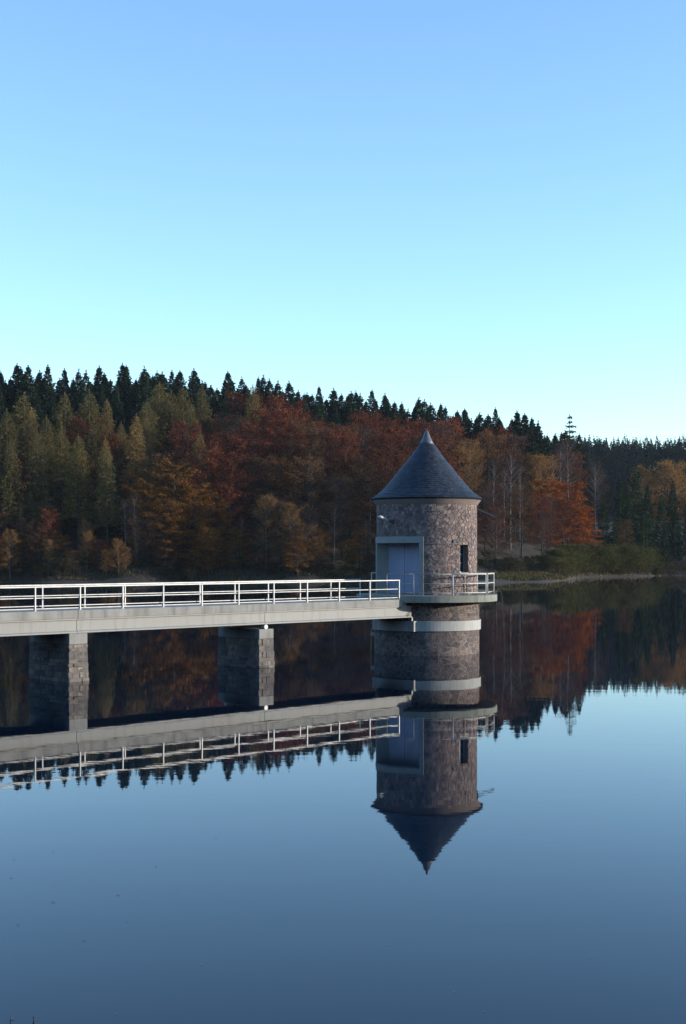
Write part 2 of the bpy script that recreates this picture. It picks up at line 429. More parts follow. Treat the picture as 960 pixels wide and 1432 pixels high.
cand = []
hu = [(h[0] * R_W, h[1] * R_W, h[2], h[3]) for h in holes_a]
for seed, poly in rubble(2 * PI * R_W, Z_PL1 - 0.02, Z_TOP, 0.22, 0.155, rng, hu):
    cand.append((poly, R_W, 0.008, 0.026, 'wall', *stone_geo(poly, R_W, rng.uniform(.004, .011), 0.026, rng)))
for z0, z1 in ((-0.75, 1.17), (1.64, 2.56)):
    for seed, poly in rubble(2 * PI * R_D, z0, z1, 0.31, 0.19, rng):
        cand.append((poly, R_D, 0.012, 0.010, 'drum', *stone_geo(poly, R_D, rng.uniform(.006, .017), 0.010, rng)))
def shown(c):
    poly, cz = c[0], c[8]
    area = abs(sum(poly[i - 1][0] * poly[i][1] - poly[i][0] * poly[i - 1][1] for i in range(len(poly)))) / 2
    return area * max(0, math.cos(c[7] - CAM_ANG)) * (0 if cz < -0.02 else 1)
cand.sort(key=shown, reverse=True)
rest = {'wall': MB(), 'drum': MB()}
for i, c in enumerate(cand):
    vs, fs = c[5], c[6]
    if i < 300 and shown(c) > 0:
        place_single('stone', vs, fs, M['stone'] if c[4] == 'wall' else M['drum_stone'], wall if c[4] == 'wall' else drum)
    else:
        rest[c[4]].add(vs, fs)
tag(rest['wall'].build('stonework', M['stone_far'], wall), kind='stuff')
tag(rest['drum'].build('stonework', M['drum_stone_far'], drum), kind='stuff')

# pale band and bearing block under the bridge end
mb = MB(); mb.sector(2.5, 2.672, 0, 2 * PI, 1.165, 1.645, 96, full=True); mb.build('band', M['white_concrete'], tower, bevel=0.012)
mb = MB(); mb.box(-2.47, -1.9, -1.36, 1.36, 1.15, 1.66); mb.build('bearing_block', M['white_concrete'], tower, bevel=0.015)
# platform ring
mb = MB(); mb.sector(2.40, 3.47, 0, 2 * PI, Z_PL0, Z_PL1, 96, full=True); plat = mb.build('platform', M['mossy_concrete'], tower, bevel=0.02)
# cornice
mb = MB(); mb.sector(2.3, 2.68, 0, 2 * PI, 7.26, 7.50, 96, r1b=2.50, full=True); mb.build('cornice', M['render_pink'], tower, smooth=False)

# roof
prof = [(11.02, 0.0), (10.34, 0.31), (9.585, 0.86), (8.878, 1.44), (8.215, 1.98), (7.96, 2.22), (7.74, 2.50), (7.58, 2.76)]
PZ = [p[0] for p in prof][::-1]; PR = [p[1] for p in prof][::-1]
def roof_r(z): return float(np.interp(z, PZ, PR))
mb = MB(); k = 72
zl = np.linspace(7.55, 10.3, 14)
vs = [(0, 0, 7.52)]; fs = []
for z in zl:
    for i in range(k):
        a = 2 * PI * i / k; r = max(0, roof_r(z) - 0.03); vs.append((r * math.cos(a), r * math.sin(a), z - 0.02))
for j in range(len(zl) - 1):
    for i in range(k): fs.append((1 + j * k + i, 1 + j * k + (i + 1) % k, 1 + (j + 1) * k + (i + 1) % k, 1 + (j + 1) * k + i))
for i in range(k): fs.append((0, 1 + (i + 1) % k, 1 + i))
mb.add(vs, fs); roof = mb.build('roof', M['iron'], tower)
mb = MB()                                          # slates, laid in courses
s_len = 0.0; pts = [(PZ[0], PR[0])]
course_z = [7.57]
while course_z[-1] < 10.30:
    z = course_z[-1]; dz = 0.01; r0 = roof_r(z); zz = z
    while math.hypot(roof_r(zz) - r0, zz - z) < 0.128 and zz < 10.4: zz += 0.004
    course_z.append(zz)
for j in range(len(course_z) - 1):
    z0, z1 = course_z[j], course_z[min(j + 1, len(course_z) - 1)]; z2 = z1 + (z1 - z0) * 0.35
    r0, r1 = roof_r(z0), roof_r(z2)
    cnt = max(8, int(2 * PI * r0 / 0.17)); off = 0.5 * (j % 2)
    for i in range(cnt):
        a0, a1 = 2 * PI * (i + off + 0.02) / cnt, 2 * PI * (i + off + 0.98) / cnt
        lift = 0.018 + rng.uniform(0, 0.009); dzj = rng.uniform(-0.008, 0.008)
        P = []
        for (a, r, z, l) in ((a0, r0, z0 + dzj, lift), (a1, r0, z0 + dzj, lift + rng.uniform(-.003, .003)), (a1, r1, z2, 0.004), (a0, r1, z2, 0.004)):
            P.append(((r + l) * math.cos(a), (r + l) * math.sin(a), z + l * 0.5))
        Q = [(p[0] * 0.993, p[1] * 0.993, p[2] - 0.010) for p in P]
        mb.add(P + Q, [(0, 1, 2, 3), (0, 4, 5, 1), (0, 3, 7, 4), (1, 5, 6, 2)])
tag(mb.build('slates', M['slate'], roof), kind='stuff')
mb = MB(); k = 40
zs_ = [(11.06, 0.004), (10.9, 0.085), (10.7, 0.165), (10.45, 0.275), (10.27, 0.385), (10.265, 0.36)]
vs = []; fs = []
for (z, r) in zs_:
    for i in range(k): a = 2 * PI * i / k; vs.append((r * math.cos(a), r * math.sin(a), z))
for j in range(len(zs_) - 1):
    for i in range(k): fs.append((j * k + i, (j + 1) * k + i, (j + 1) * k + (i + 1) % k, j * k + (i + 1) % k))
mb.add(vs, fs); mb.build('roof_cap', M['lead'], roof, smooth=True)

# door: curved concrete surround, deep reveal, two planked leaves
mb = MB(); mb.sector(1.55, 2.545, DOOR_A - FR, DOOR_A - DOOR_H, Z_PL1, D_Z1, 6); mb.build('door_jamb', M['frame_concrete'], tower, bevel=0.01)
mb = MB(); mb.sector(1.55, 2.545, DOOR_A + DOOR_H, DOOR_A + FR, Z_PL1, D_Z1, 6); mb.build('door_jamb', M['frame_concrete'], tower, bevel=0.01)
mb = MB(); mb.sector(1.55, 2.56, DOOR_A - FR - .004, DOOR_A + FR + .004, D_Z1, LZ1 - 0.004, 26); mb.build('lintel', M['frame_concrete'], tower, bevel=0.01)
mb = MB(); mb.sector(1.4, 2.53, DOOR_A - DOOR_H, DOOR_A + DOOR_H, Z_PL1 - 0.3, Z_PL1 + 0.03, 20); mb.build('threshold', M['frame_concrete'], tower)
for s in (-1, 1):
    y0, y1 = (0.008, 1.2) if s > 0 else (-1.2, -0.008)
    mb = MB(); mb.box(-1.60, -1.55, y0, y1, Z_PL1 + 0.04, D_Z1 - 0.004)
    leaf = mb.build('door_leaf', M['door_blue'], tower)
    for k in range(8):
        a = y0 + (y1 - y0) * k / 8; b_ = y0 + (y1 - y0) * (k + 1) / 8
        mb = MB(); mb.box(-1.632, -1.598, a + 0.006, b_ - 0.006, Z_PL1 + 0.06, D_Z1 - 0.02); mb.build('plank', M['door_blue'], leaf)
    mb = MB(); yy = y1 - 0.12 if s > 0 else y0 + 0.12
    mb.box(-1.65, -1.63, yy - 0.05, yy + 0.05, D_Z1 - 0.30, D_Z1 - 0.22); mb.build('hinge', M['galv'], leaf)
mb = MB(); mb.tube([(-1.64, -0.09, 3.95), (-1.70, -0.09, 3.95), (-1.70, -0.20, 3.95)], 0.014, 8); mb.build('door_handle', M['iron'], tower)

# window: recessed reveal, frame, bars, panes
win = empty('window'); win.parent = tower; win.rotation_euler = (0, 0, WIN_A)
hw = 0.305; din = R_W * math.cos(WIN_HW)
mb = MB()
for (a, b_) in ((-hw - 0.10, -hw), (hw, hw + 0.10)): mb.box(2.0, din - 0.01, a, b_, WZ0 - 0.1, WZ1 + 0.1)
mb.box(2.0, din - 0.01, -hw, hw, WZ1, WZ1 + 0.1)
mb.build('reveal', M['mortar'], win)
mb = MB(); mb.box(2.0, din + 0.03, -hw + 0.001, hw - 0.001, WZ0 - 0.08, WZ0 + 0.03); mb.build('sill', M['white_concrete'], win)
mb = MB()
for a, b_, c_, d_ in ((-hw, -hw + .05, WZ0 + .03, WZ1), (hw - .05, hw, WZ0 + .03, WZ1), (-hw + .05, hw - .05, WZ1 - .05, WZ1), (-hw + .05, hw - .05, WZ0 + .03, WZ0 + .08)):
    mb.box(2.13, 2.19, a, b_, c_, d_)
mb.build('frame', M['galv'], win)
for k in range(3):
    a = WZ0 + .08 + (WZ1 - WZ0 - .13) * k / 3; b_ = WZ0 + .08 + (WZ1 - WZ0 - .13) * (k + 1) / 3
    mb = MB(); mb.box(2.145, 2.155, -hw + .05, hw - .05, a, b_ - 0.001); mb.build('pane', M['glass'], win)
    if k: mb = MB(); mb.box(2.13, 2.175, -hw + .05, hw - .05, a - .010, a + .010); mb.build('glazing_bar', M['galv'], win)

# conduit line on the wall
def arc(R, a0, a1, z, n=10): return [(R * math.cos(a0 + (a1 - a0) * i / n), R * math.sin(a0 + (a1 - a0) * i / n), z) for i in range(n + 1)]
mb = MB(); mb.tube(arc(2.515, math.radians(217), math.radians(238), 6.92), 0.011, 6); mb.build('conduit', M['galv'], tower)
mb = MB(); mb.tube(arc(2.515, math.radians(219), math.radians(258), 5.36, 14), 0.010, 6); mb.build('conduit', M['galv'], tower)
# wall hole beside the window
mb = MB(); mb.box(2.47, 2.515, -0.09, 0.09, 5.34, 5.55); o = mb.build('vent', M['iron'], tower); o.rotation_euler = (0, 0, math.radians(254))

# wall lamp above the door (fixture with bracket arm)
lamp = empty('wall_lamp', (0, 0, 0)); lamp.matrix_world = Matrix.Translation((TX, TY, 0)) @ Matrix.Rotation(TH, 4, 'Z')
tag(lamp, 'white wall lamp on a dark arm above the blue door', 'lamp')
mb = MB(); mb.box(-2.56, -2.47, -0.08, 0.08, 6.30, 6.52); mb.build('wall_plate', M['iron'], lamp)
mb = MB(); mb.tube([(-2.54, 0, 6.40), (-2.72, 0, 6.44), (-2.86, 0, 6.49)], [0.035, 0.03, 0.028], 8); mb.build('arm', M['iron'], lamp)
mb = MB()
vs = []; fs = []
for i, (x, ww, zt, zb) in enumerate(((-2.80, .035, 6.50, 6.44), (-2.92, .06, 6.56, 6.45), (-3.15, .11, 6.65, 6.49), (-3.33, .12, 6.70, 6.53), (-3.44, .09, 6.69, 6.57), (-3.48, .03, 6.67, 6.61))):
    for kk in range(10):
        a = 2 * PI * kk / 10; vs.append((x, ww * math.cos(a), (zt + zb) / 2 + (zt - zb) / 2 * math.sin(a)))
for i in range(5):
    for kk in range(10): fs.append((i * 10 + kk, i * 10 + (kk + 1) % 10, (i + 1) * 10 + (kk + 1) % 10, (i + 1) * 10 + kk))
fs += [tuple(range(10))[::-1], tuple(range(50, 60))]
mb.add(vs, fs); mb.build('lamp_head', M['paint'], lamp, smooth=True)

# sloping bracket on the wall away from the door
br = empty('wall_bracket', (0, 0, 0)); br.matrix_world = Matrix.Translation((TX, TY, 0)) @ Matrix.Rotation(TH + math.radians(308), 4, 'Z')
tag(br, 'dark sloping metal arm with strut jutting from the tower below the eaves', 'bracket')
mb = MB(); mb.box(2.47, 2.53, -0.07, 0.07, 6.85, 7.22); mb.build('wall_plate', M['iron'], br)
mb = MB(); mb.add([(2.5, -.07, 7.10), (2.5, .07, 7.10), (3.32, .10, 6.74), (3.32, -.10, 6.74), (2.5, -.07, 7.05), (2.5, .07, 7.05), (3.32, .10, 6.70), (3.32, -.10, 6.70)],
    [(0, 1, 2, 3), (7, 6, 5, 4), (0, 4, 5, 1), (1, 5, 6, 2), (2, 6, 7, 3), (3, 7, 4, 0)]); mb.build('arm', M['galv'], br)
mb = MB(); mb.tube([(2.5, 0, 6.90), (2.95, 0, 6.88)], 0.012, 6); mb.build('strut', M['iron'], br)

# platform railing: posts at the corners of a polygon round the tower
def pol(al, r=3.32): a = al - PI / 2 - TH; return Vector((r * math.cos(a), r * math.sin(a), 0))
def railing(parent, name, corners, mat, mat2=None, rails=(1.02, 0.57, 0.13), rr=(0.034, 0.024, 0.024), pr=0.028, zb=Z_PL1 - 0.02):
    rl = empty(name); rl.parent = parent
    for c in corners:
        mb = MB(); mb.tube([c + Vector((0, 0, zb)), c + Vector((0, 0, Z_PL1 + 1.0))], pr, 8); mb.build('post', mat, rl, smooth=True)
    for h, r_, nm in zip(rails, rr, ('top_rail', 'middle_rail', 'bottom_rail')):
        for p, q in zip(corners[:-1], corners[1:]):
            mb = MB(); z = Vector((0, 0, Z_PL1 + h)); d = (q - p).normalized() * (0.02 if h == rails[0] else 0)
            mb.tube([p - d + z, q + d + z], r_, 8); mb.build(nm, mat, rl, smooth=True)
    return rl
rd = math.radians
railing(tower, 'platform_railing', [pol(rd(x)) for x in (18.5, 55.5)], M['paint'])
railing(tower, 'platform_railing', [pol(rd(x)) for x in (58.5, 90, 126, 162, 198, 234)], M['paint'])
o = railing(tower, 'platform_railing', [pol(rd(-37.5), 3.36), pol(rd(-14)), pol(rd(18))], M['galv'], rr=(0.022, 0.015, 0.018), pr=0.02)  # this section gets thinner tubes in a darker grey than the others
o['label'] = 'dull grey railing section with thin tubes'

# drain pipe dropping from the platform edge
pp = empty('overflow_pipe', (TX, TY, 0), 0)
tag(pp, 'thin grey pipe bent down from the tower platform into the water', 'pipe')
mb = MB(); mb.tube([(2.6, -0.9, 3.02), (3.55, -0.6, 3.02), (3.62, -0.55, 2.98), (3.66, -0.55, 2.85), (3.86, -0.5, -0.8)], 0.011, 8); mb.build('pipe', M['iron'], pp, smooth=True)
mb = MB(); mb.box(3.32, 3.40, -0.72, -0.60, 2.88, 3.05); mb.build('pipe_clip', M['galv'], pp)

# gauge pole with a round plate standing in the water behind the drum
gx, gy = wx(520.5, 71.4), 71.4
gp = empty('gauge_pole', (gx, gy, 0)); tag(gp, 'ochre gauge pole with a white disc beside the tower drum', 'pole')
mb = MB(); mb.tube([(0, 0, -3.2), (0, 0, 1.15)], 0.045, 10); mb.build('pole', M['rust'], gp)
mb = MB(); mb.tube([(0.03, -0.09, 0.84), (0.03, -0.05, 0.84)], 0.11, 20); mb.build('disc', M['paint'], gp)

# ------------------------------------------------------------------ footbridge
bridge = empty('footbridge', (TX, TY, 0), TH)
tag(bridge, 'long pale concrete footbridge with white tube railings leading to the tower door', 'bridge')
PIERS = [-11.90, -21.54, -31.18, -40.82]
ends = [-2.50] + PIERS + [-50.5]
for i in range(len(ends) - 1):
    a1, a0 = ends[i] - 0.008, ends[i + 1] + 0.008
    top = a1 if i else -2.9
    mb = MB(); mb.prism([(-1.33, 2.40), (1.33, 2.40), (1.33, 2.715), (-1.33, 2.715)], a0, top); mb.build('deck_slab', M['concrete'], bridge, bevel=0.015)
    for s in (-1, 1):
        pf = [(1.31, 2.34), (1.31, 2.398), (0.95, 2.398), (0.95, 2.34), (1.12, 2.33), (1.12, 1.93), (0.98, 1.90), (0.98, 1.84), (1.29, 1.84), (1.29, 1.90), (1.235, 1.935), (1.235, 2.33)]
        pf = [(s * y, z) for y, z in pf]
        if s < 0: pf = pf[::-1]
        mb = MB(); mb.prism(pf, a0, a1); mb.build('girder', M['girder'], bridge, bevel=0.006)
for x in np.arange(-6.5, -50, -4.8):
    mb = MB(); mb.box(x - 0.06, x + 0.06, -1.11, 1.11, 1.95, 2.33); mb.build('cross_beam', M['girder'], bridge)
for s in (-1, 1):
    rl = empty('railing'); rl.parent = bridge
    posts = [-3.41 - 2.0 * k for k in range(24)]
    y = 1.28 * s
    for k, x in enumerate(posts):
        mb = MB(); mb.box(x - 0.022, x + 0.022, y - 0.022, y + 0.022, 2.66, 3.60); mb.build('post', M['paint'], rl)
        mb = MB(); ya, yb = sorted((s * 1.2555, s * 1.3045)); mb.box(x - 0.06, x + 0.06, ya, yb, 2.7165, 2.732); mb.build('base_plate', M['galv'], rl)
    for z, ry, rz_, nm in ((3.62, .034, .028, 'top_rail'), (3.205, .020, .020, 'middle_rail'), (2.80, .020, .020, 'bottom_rail')):
        for k in range(0, len(posts) - 1, 6):
            q = posts[min(k + 6, len(posts) - 1)]; p = posts[k]
            e0, e1 = q + 0.003, p + (0.03 if k == 0 else -0.003)
            yo = y if nm == 'top_rail' else y - s * 0.044
            mb = MB(); mb.box(e0, e1, yo - ry, yo + ry, z - rz_, z + rz_); mb.build(nm, M['paint'], rl, bevel=0.012)
# bearings between girder and tower block
for s in (-1, 1):
    mb = MB(); mb.box(-2.46, -2.30 + 0.0, s * 1.10 - 0.12, s * 1.10 + 0.12, 1.665, 1.835); mb.build('bearing', M['galv'], bridge)
    mb = MB(); mb.tube([(-2.85, s * 1.30, 1.90), (-2.35, s * 1.30, 2.40)], 0.018, 6); mb.build('tie_rod', M['iron'], bridge)

# piers
def pier(x, top, label):
    c = (TX + x * EX, TY + x * EY, 0)
    p = empty('bridge_pier', c, TH); tag(p, label, 'pier', 'stone piers carrying the footbridge')
    hx, hy, cap_h = 0.42, 1.35, 0.42
    mb = MB(); zt, bb, k_ = top - cap_h, 0.03 * (top - cap_h + 3.0), 0.014
    mb.add([(-hx + k_ - bb, -hy + k_ - bb, -3), (hx - k_ + bb, -hy + k_ - bb, -3), (hx - k_ + bb, hy - k_ + bb, -3), (-hx + k_ - bb, hy - k_ + bb, -3),
            (-hx + k_, -hy + k_, zt), (hx - k_, -hy + k_, zt), (hx - k_, hy - k_, zt), (-hx + k_, hy - k_, zt)],
           [(3, 2, 1, 0), (4, 5, 6, 7), (0, 1, 5, 4), (1, 2, 6, 5), (2, 3, 7, 6), (3, 0, 4, 7)])
    mb.build('core', M['dark_mortar'], p)
    mb = MB(); mb.box(-hx, hx, -hy, hy, top - cap_h, top); mb.build('cap', M['concrete'], p, bevel=0.03)
    r = random.Random(int(abs(x) * 10)); z = top - cap_h - 0.004; row = 0
    while z > -0.55:
        h = r.uniform(0.13, 0.30); z0 = z - h
        bat = 0.03 * (top - cap_h - z) + 0.0          # slight batter
        ends_first = row % 2
        X, Y = hx + bat, hy + bat
        t_ = r.uniform(0.2, 0.3)
        if row % 2:                                   # end stones run the full width
            ymax = Y - t_
            for s in (-1, 1):
                cuts = [-X] + ([r.uniform(-.14, .14)] if r.random() < .75 else []) + [X]
                for k in range(len(cuts) - 1):
                    d = r.uniform(-0.005, 0.03); dx0 = r.uniform(0, .02) if k == 0 else 0; dx1 = r.uniform(0, .02) if k == len(cuts) - 2 else 0
                    ya, yb = (ymax, Y + d) if s > 0 else (-Y - d, -ymax)
                    stone_box(p, cuts[k] - dx0 + .006, cuts[k + 1] + dx1 - .006, ya + .006, yb, z0 + .006, z - .006, r)
        else:
            ymax = Y
            for s in (-1, 1):
                cuts = [-X + .20, X - .20] if r.random() < .5 else [-X + .16, r.uniform(-.1, .1), X - .22]
                for k in range(len(cuts) - 1):
                    d = r.uniform(-0.005, 0.03); ya, yb = (Y - .12, Y + d) if s > 0 else (-Y - d, -Y + .12)
                    stone_box(p, cuts[k] + .006, cuts[k + 1] - .006, ya, yb, z0 + .006, z - .006, r)
        for s in (-1, 1):
            y = -ymax
            while y < ymax - 0.01:
                y1 = min(ymax, y + r.uniform(0.22, 0.62))
                if ymax - y1 < 0.14: y1 = ymax
                d = r.uniform(-0.005, 0.035); th = 0.155 if not row % 2 else 0.12
                xa, xb = (X - th, X + d) if s > 0 else (-X - d, -X + th)
                stone_box(p, xa, xb, y + .006, y1 - .006, z0 + .006, z - .006, r)
                y = y1
        z = z0; row += 1
    return p

def stone_box(parent, x0, x1, y0, y1, z0, z1, r):
    c = Vector(((x0 + x1) / 2, (y0 + y1) / 2, (z0 + z1) / 2)); hx, hy, hz_ = (x1 - x0) / 2, (y1 - y0) / 2, (z1 - z0) / 2
    ch = 0.022; vs = []
    # chamfered rough block: 24 corners
    def J(): return r.uniform(-.006, .006)
    for sx_ in (-1, 1):
        for sy_ in (-1, 1):
            for sz_ in (-1, 1):
                vs.append((sx_ * hx + J(), sy_ * (hy - ch), sz_ * (hz_ - ch)))
                vs.append((sx_ * (hx - ch), sy_ * hy + J(), sz_ * (hz_ - ch)))
                vs.append((sx_ * (hx - ch), sy_ * (hy - ch), sz_ * hz_))
    def I(a, b, c_, k): return ((a > 0) * 4 + (b > 0) * 2 + (c_ > 0)) * 3 + k
    fs = []
    for s in (-1, 1):
        q = [I(s, -1, -1, 0), I(s, 1, -1, 0), I(s, 1, 1, 0), I(s, -1, 1, 0)]; fs.append(q if s > 0 else q[::-1])
        q = [I(-1, s, -1, 1), I(1, s, -1, 1), I(1, s, 1, 1), I(-1, s, 1, 1)]; fs.append(q[::-1] if s > 0 else q)
        q = [I(-1, -1, s, 2), I(1, -1, s, 2), I(1, 1, s, 2), I(-1, 1, s, 2)]; fs.append(q if s > 0 else q[::-1])
    for a in (-1, 1):
        for b_ in (-1, 1):
            fs.append([I(a, b_, -1, 0), I(a, b_, 1, 0), I(a, b_, 1, 1), I(a, b_, -1, 1)])
            fs.append([I(a, -1, b_, 0), I(a, 1, b_, 0), I(a, 1, b_, 2), I(a, -1, b_, 2)])
            fs.append([I(-1, a, b_, 1), I(1, a, b_, 1), I(1, a, b_, 2), I(-1, a, b_, 2)])
            for c_ in (-1, 1): fs.append([I(a, b_, c_, 0), I(a, b_, c_, 1), I(a, b_, c_, 2)])
    me = bpy.data.meshes.new('stone'); me.from_pydata(vs, [], fs); me.materials.append(M['pier_stone'])
    link('stone', me, parent, c)

labels = ['narrow stone bridge pier next to the tower, with a gap below the girder', 'stone bridge pier second from the tower, its pale cap touching the girder',
          'stone bridge pier third from the tower', 'stone bridge pier nearest the dam']
for x, l, tp in zip(PIERS, labels, (1.64, 1.835, 1.82, 1.82)):
    p = pier(x, tp, l)
    for s in (-1, 1):
        mb = MB()
        if x == PIERS[0]: mb.tube([(0.0, s * 0.95, 1.73), (0.0, s * 1.33, 1.73)], 0.10, 16); mb.build('roller_bearing', M['paint'], p, smooth=False)

# ------------------------------------------------------------------ trees
def unit(v): return v / np.maximum(np.linalg.norm(v, axis=-1, keepdims=True), 1e-6)

def cards(c, along, length, width, g, up=None):
    """leaf cards centred at c, long axis 'along', random roll (or facing up)"""
    n = len(c); along = unit(along)
    ref = g.normal(size=(n, 3)) if up is None else np.tile(np.array(up, float), (n, 1)) + g.normal(size=(n, 3)) * 0.35
    side = unit(np.cross(along, ref))
    L = (np.asarray(length) * 0.5).reshape(-1, 1) * along; W = (np.asarray(width) * 0.5).reshape(-1, 1) * side
    return np.stack([c - L - W * 0.55, c - L * 0.1 - W, c + L, c + L * 0.1 + W], axis=1)

def conifer(seed, H, R, base, power, whorl, nb, drape, cl, cw, mat, sparse=1.0, lone=False, rmax=99):
    g = np.random.default_rng(seed); Q = []
    z = base * H
    while z < H * 0.985:
        f = (z - base * H) / (H * (1 - base))
        r = min(R * (1 - f) ** power, rmax) * g.uniform(0.82, 1.1) + 0.08
        k = max(3, int(nb * g.uniform(0.8, 1.2) * (1 if f < 0.85 else 0.7)))
        for az in g.uniform(0, 2 * np.pi) + np.arange(k) * 2 * np.pi / k + g.uniform(-.3, .3, k):
            rb = r * g.uniform(0.6, 1.12)
            m_ = max(6, int(rb * 4.2 * sparse))
            tt = np.sqrt(g.uniform(0.04, 1.0, m_)) if not lone else g.uniform(0.1, 1.0, m_)
            sw = 0.16 * rb * tt
            off = g.normal(size=m_) * (0.10 + 0.16 * rb * (1.15 - tt))
            d = np.array([np.cos(az), np.sin(az)]); s = np.array([-d[1], d[0]])
            xy = d[None, :] * (rb * tt)[:, None] + s[None, :] * off[:, None]
            zz = z - drape * rb * tt + 0.55 * drape * rb * tt ** 2 - np.abs(g.normal(size=m_)) * 0.14
            c = np.column_stack([xy, zz])
            sz = min(1.0, 0.30 + 0.30 * rb)
            al = np.column_stack([np.tile(d, (m_, 1)) + s[None, :] * g.normal(size=(m_, 1)) * 0.5, -0.35 + 0.5 * tt + g.normal(size=m_) * 0.25])
            Q.append(cards(c, al, sz * cl * g.uniform(0.6, 1.25, m_), cw * g.uniform(0.6, 1.2, m_), g, up=(0, 0, 1)))
            al2 = al * np.array([0.7, 0.7, 1]) + np.array([0, 0, -0.75])
            Q.append(cards(c + g.normal(size=c.shape) * 0.08 - np.array([0, 0, 0.14]), al2, sz * cl * 0.75 * g.uniform(0.6, 1.25, m_), cw * 1.05 * g.uniform(0.6, 1.2, m_), g))
        z += whorl * g.uniform(0.75, 1.25)
    # leader shoot
    m_ = 10; c = np.column_stack([g.normal(size=m_) * 0.05, g.normal(size=m_) * 0.05, H * (1 - 0.035 * g.uniform(0, 1, m_))])
    Q.append(cards(c, np.column_stack([g.normal(size=m_) * .4, g.normal(size=m_) * .4, np.ones(m_)]), 0.5 * np.ones(m_), 0.14 * np.ones(m_), g))
    crown = quads_mesh('crown', np.concatenate(Q), mat)
    mb = MB(); mb.tube([(0, 0, -1.2), (0, 0, H * .35), (0, 0, H * .75), (0, 0, H * .99)], [H * .012, H * .009, H * .005, .02], 7)
    return crown, mb

def broadleaf(seed, H, R, base, nl, sub, leaves, ls, mat, flat=0.6, up=0.5, top=0.6, spread=0.55, egg=0.45, tw=1.0, multi=1, bare=0):
    """trunk, limbs and twigs carrying leaf cards; flat < 1 squashes the sprays"""
    g = np.random.default_rng(seed); Q = []; mb = MB()
    lean = g.normal(size=2) * 0.02 * H
    for st in range(multi):
        off = g.normal(size=2) * (0.25 if multi > 1 else 0)
        tx = lambda f: np.array([lean[0] * f * f + off[0] * (1 + 4 * f * (multi > 1)), lean[1] * f * f + off[1] * (1 + 4 * f * (multi > 1)), f * H])
        rt = H * 0.0125 * tw
        mb.tube([tx(-0.05), tx(.2), tx(.45), tx(.7), tx(.97)], [rt * 1.3, rt, rt * .75, rt * .45, .02], 7)
        for i in range(nl // multi):
            f = base + (0.985 - base) * ((i + g.uniform(0, 1)) / (nl // multi)) ** 0.9
            q = (f - base) / (1 - base)
            env = R * (math.sin(math.pi * min(1, (q * (1 - egg) + egg * 0.62))) ** 0.7 * (1 - 0.35 * q) + 0.10) * g.uniform(0.72, 1.12)
            az = i * 2.39996 + g.uniform(-.4, .4) + st
            el = up * (0.35 + 0.9 * q) + g.uniform(-.15, .2)
            d = np.array([math.cos(az) * math.cos(el), math.sin(az) * math.cos(el), math.sin(el)])
            p0 = tx(f * 0.93); ln = env / max(0.45, math.cos(el))
            ln = min(ln, (H * 1.0 - p0[2]) / max(0.15, math.sin(el)) if el > 0.1 else ln)
            p1 = p0 + d * ln * .5; p2 = p0 + d * ln + np.array([0, 0, -0.06 * ln])
            mb.tube([p0, p1, p2], [rt * .38 * (1 - .5 * q), rt * .22 * (1 - .5 * q), 0.012], 5, cap=False)
            for j in range(sub):
                tpos = 0.28 + 0.72 * (j + g.uniform(0, 1)) / sub
                b0 = p0 + d * ln * tpos
                dd = d + g.normal(size=3) * spread * np.array([1, 1, flat]); dd = dd / np.linalg.norm(dd)
                bl = ln * g.uniform(0.22, 0.42) * (1.15 - 0.5 * tpos) + 0.5
                b1 = b0 + dd * bl
                if bare: mb.tube([b0, (b0 + b1) / 2 + g.normal(size=3) * .06, b1], [0.035, 0.022, 0.008], 3, cap=False)
                m_ = max(3, int(leaves * g.uniform(0.5, 1.4)))
                tt = g.uniform(0, 1.05, m_)[:, None]
                c = b0 + (b1 - b0) * tt + g.normal(size=(m_, 3)) * bl * 0.27 * np.array([1, 1, flat])
                al = dd + g.normal(size=(m_, 3)) * 0.8
                Q.append(cards(c, al, ls * g.uniform(0.55, 1.3, m_), ls * 0.62 * g.uniform(0.6, 1.2, m_), g))
    return quads_mesh('crown', np.concatenate(Q), mat), mb

PROTO = {}
def proto(kind, i, pair, barkmat, H):
    crown, mb = pair
    PROTO.setdefault(kind, []).append((crown, mb.mesh('trunk', barkmat, True), H))

for s in range(5):
    proto('spruce', s, conifer(100 + s, 24, 6.2 + 0.5 * (s % 3), 0.06, 0.92, 0.36, 9, 0.62, 0.80, 0.38, M['spruce'], rmax=3.6), M['bark'], 24)
for s in range(3):
    proto('pine', s, conifer(120 + s, 20, 2.9, 0.10, 0.72, 0.55, 7, 0.30, 0.80, 0.42, M['pine']), M['bark'], 20)
for s in range(4):
    proto('larch_olive', s, conifer(140 + s, 24, 3.3 + .4 * (s % 2), 0.34, 0.46, 0.30, 9, 0.60, 0.42, 0.19, M['larch_olive'], 1.7), M['bark'], 24)
for s in range(3):
    proto('larch_tan', s, conifer(160 + s, 24, 3.0, 0.34, 0.46, 0.30, 9, 0.60, 0.42, 0.19, M['larch_tan'], 1.7), M['bark'], 24)
for s in range(5):
    proto('beech_red', s, broadleaf(200 + s, 22, 5.6, 0.16, 40, 8, 24, 0.42, M['beech_red'], flat=0.45, up=0.5), M['grey_bark'], 22)
for s in range(3):
    proto('beech_brown', s, broadleaf(220 + s, 21, 5.2, 0.18, 38, 8, 18, 0.40, M['beech_brown'], flat=0.5, up=0.6), M['grey_bark'], 21)
for s in range(3):
    proto('gold', s, broadleaf(240 + s, 20, 5.4, 0.10, 42, 8, 24, 0.40, M['gold'], flat=0.28, up=0.32), M['grey_bark'], 20)
for s in range(3):
    proto('orange', s, broadleaf(260 + s, 18, 5.2, 0.06, 44, 8, 26, 0.40, M['orange'], flat=0.25, up=0.28), M['grey_bark'], 18)
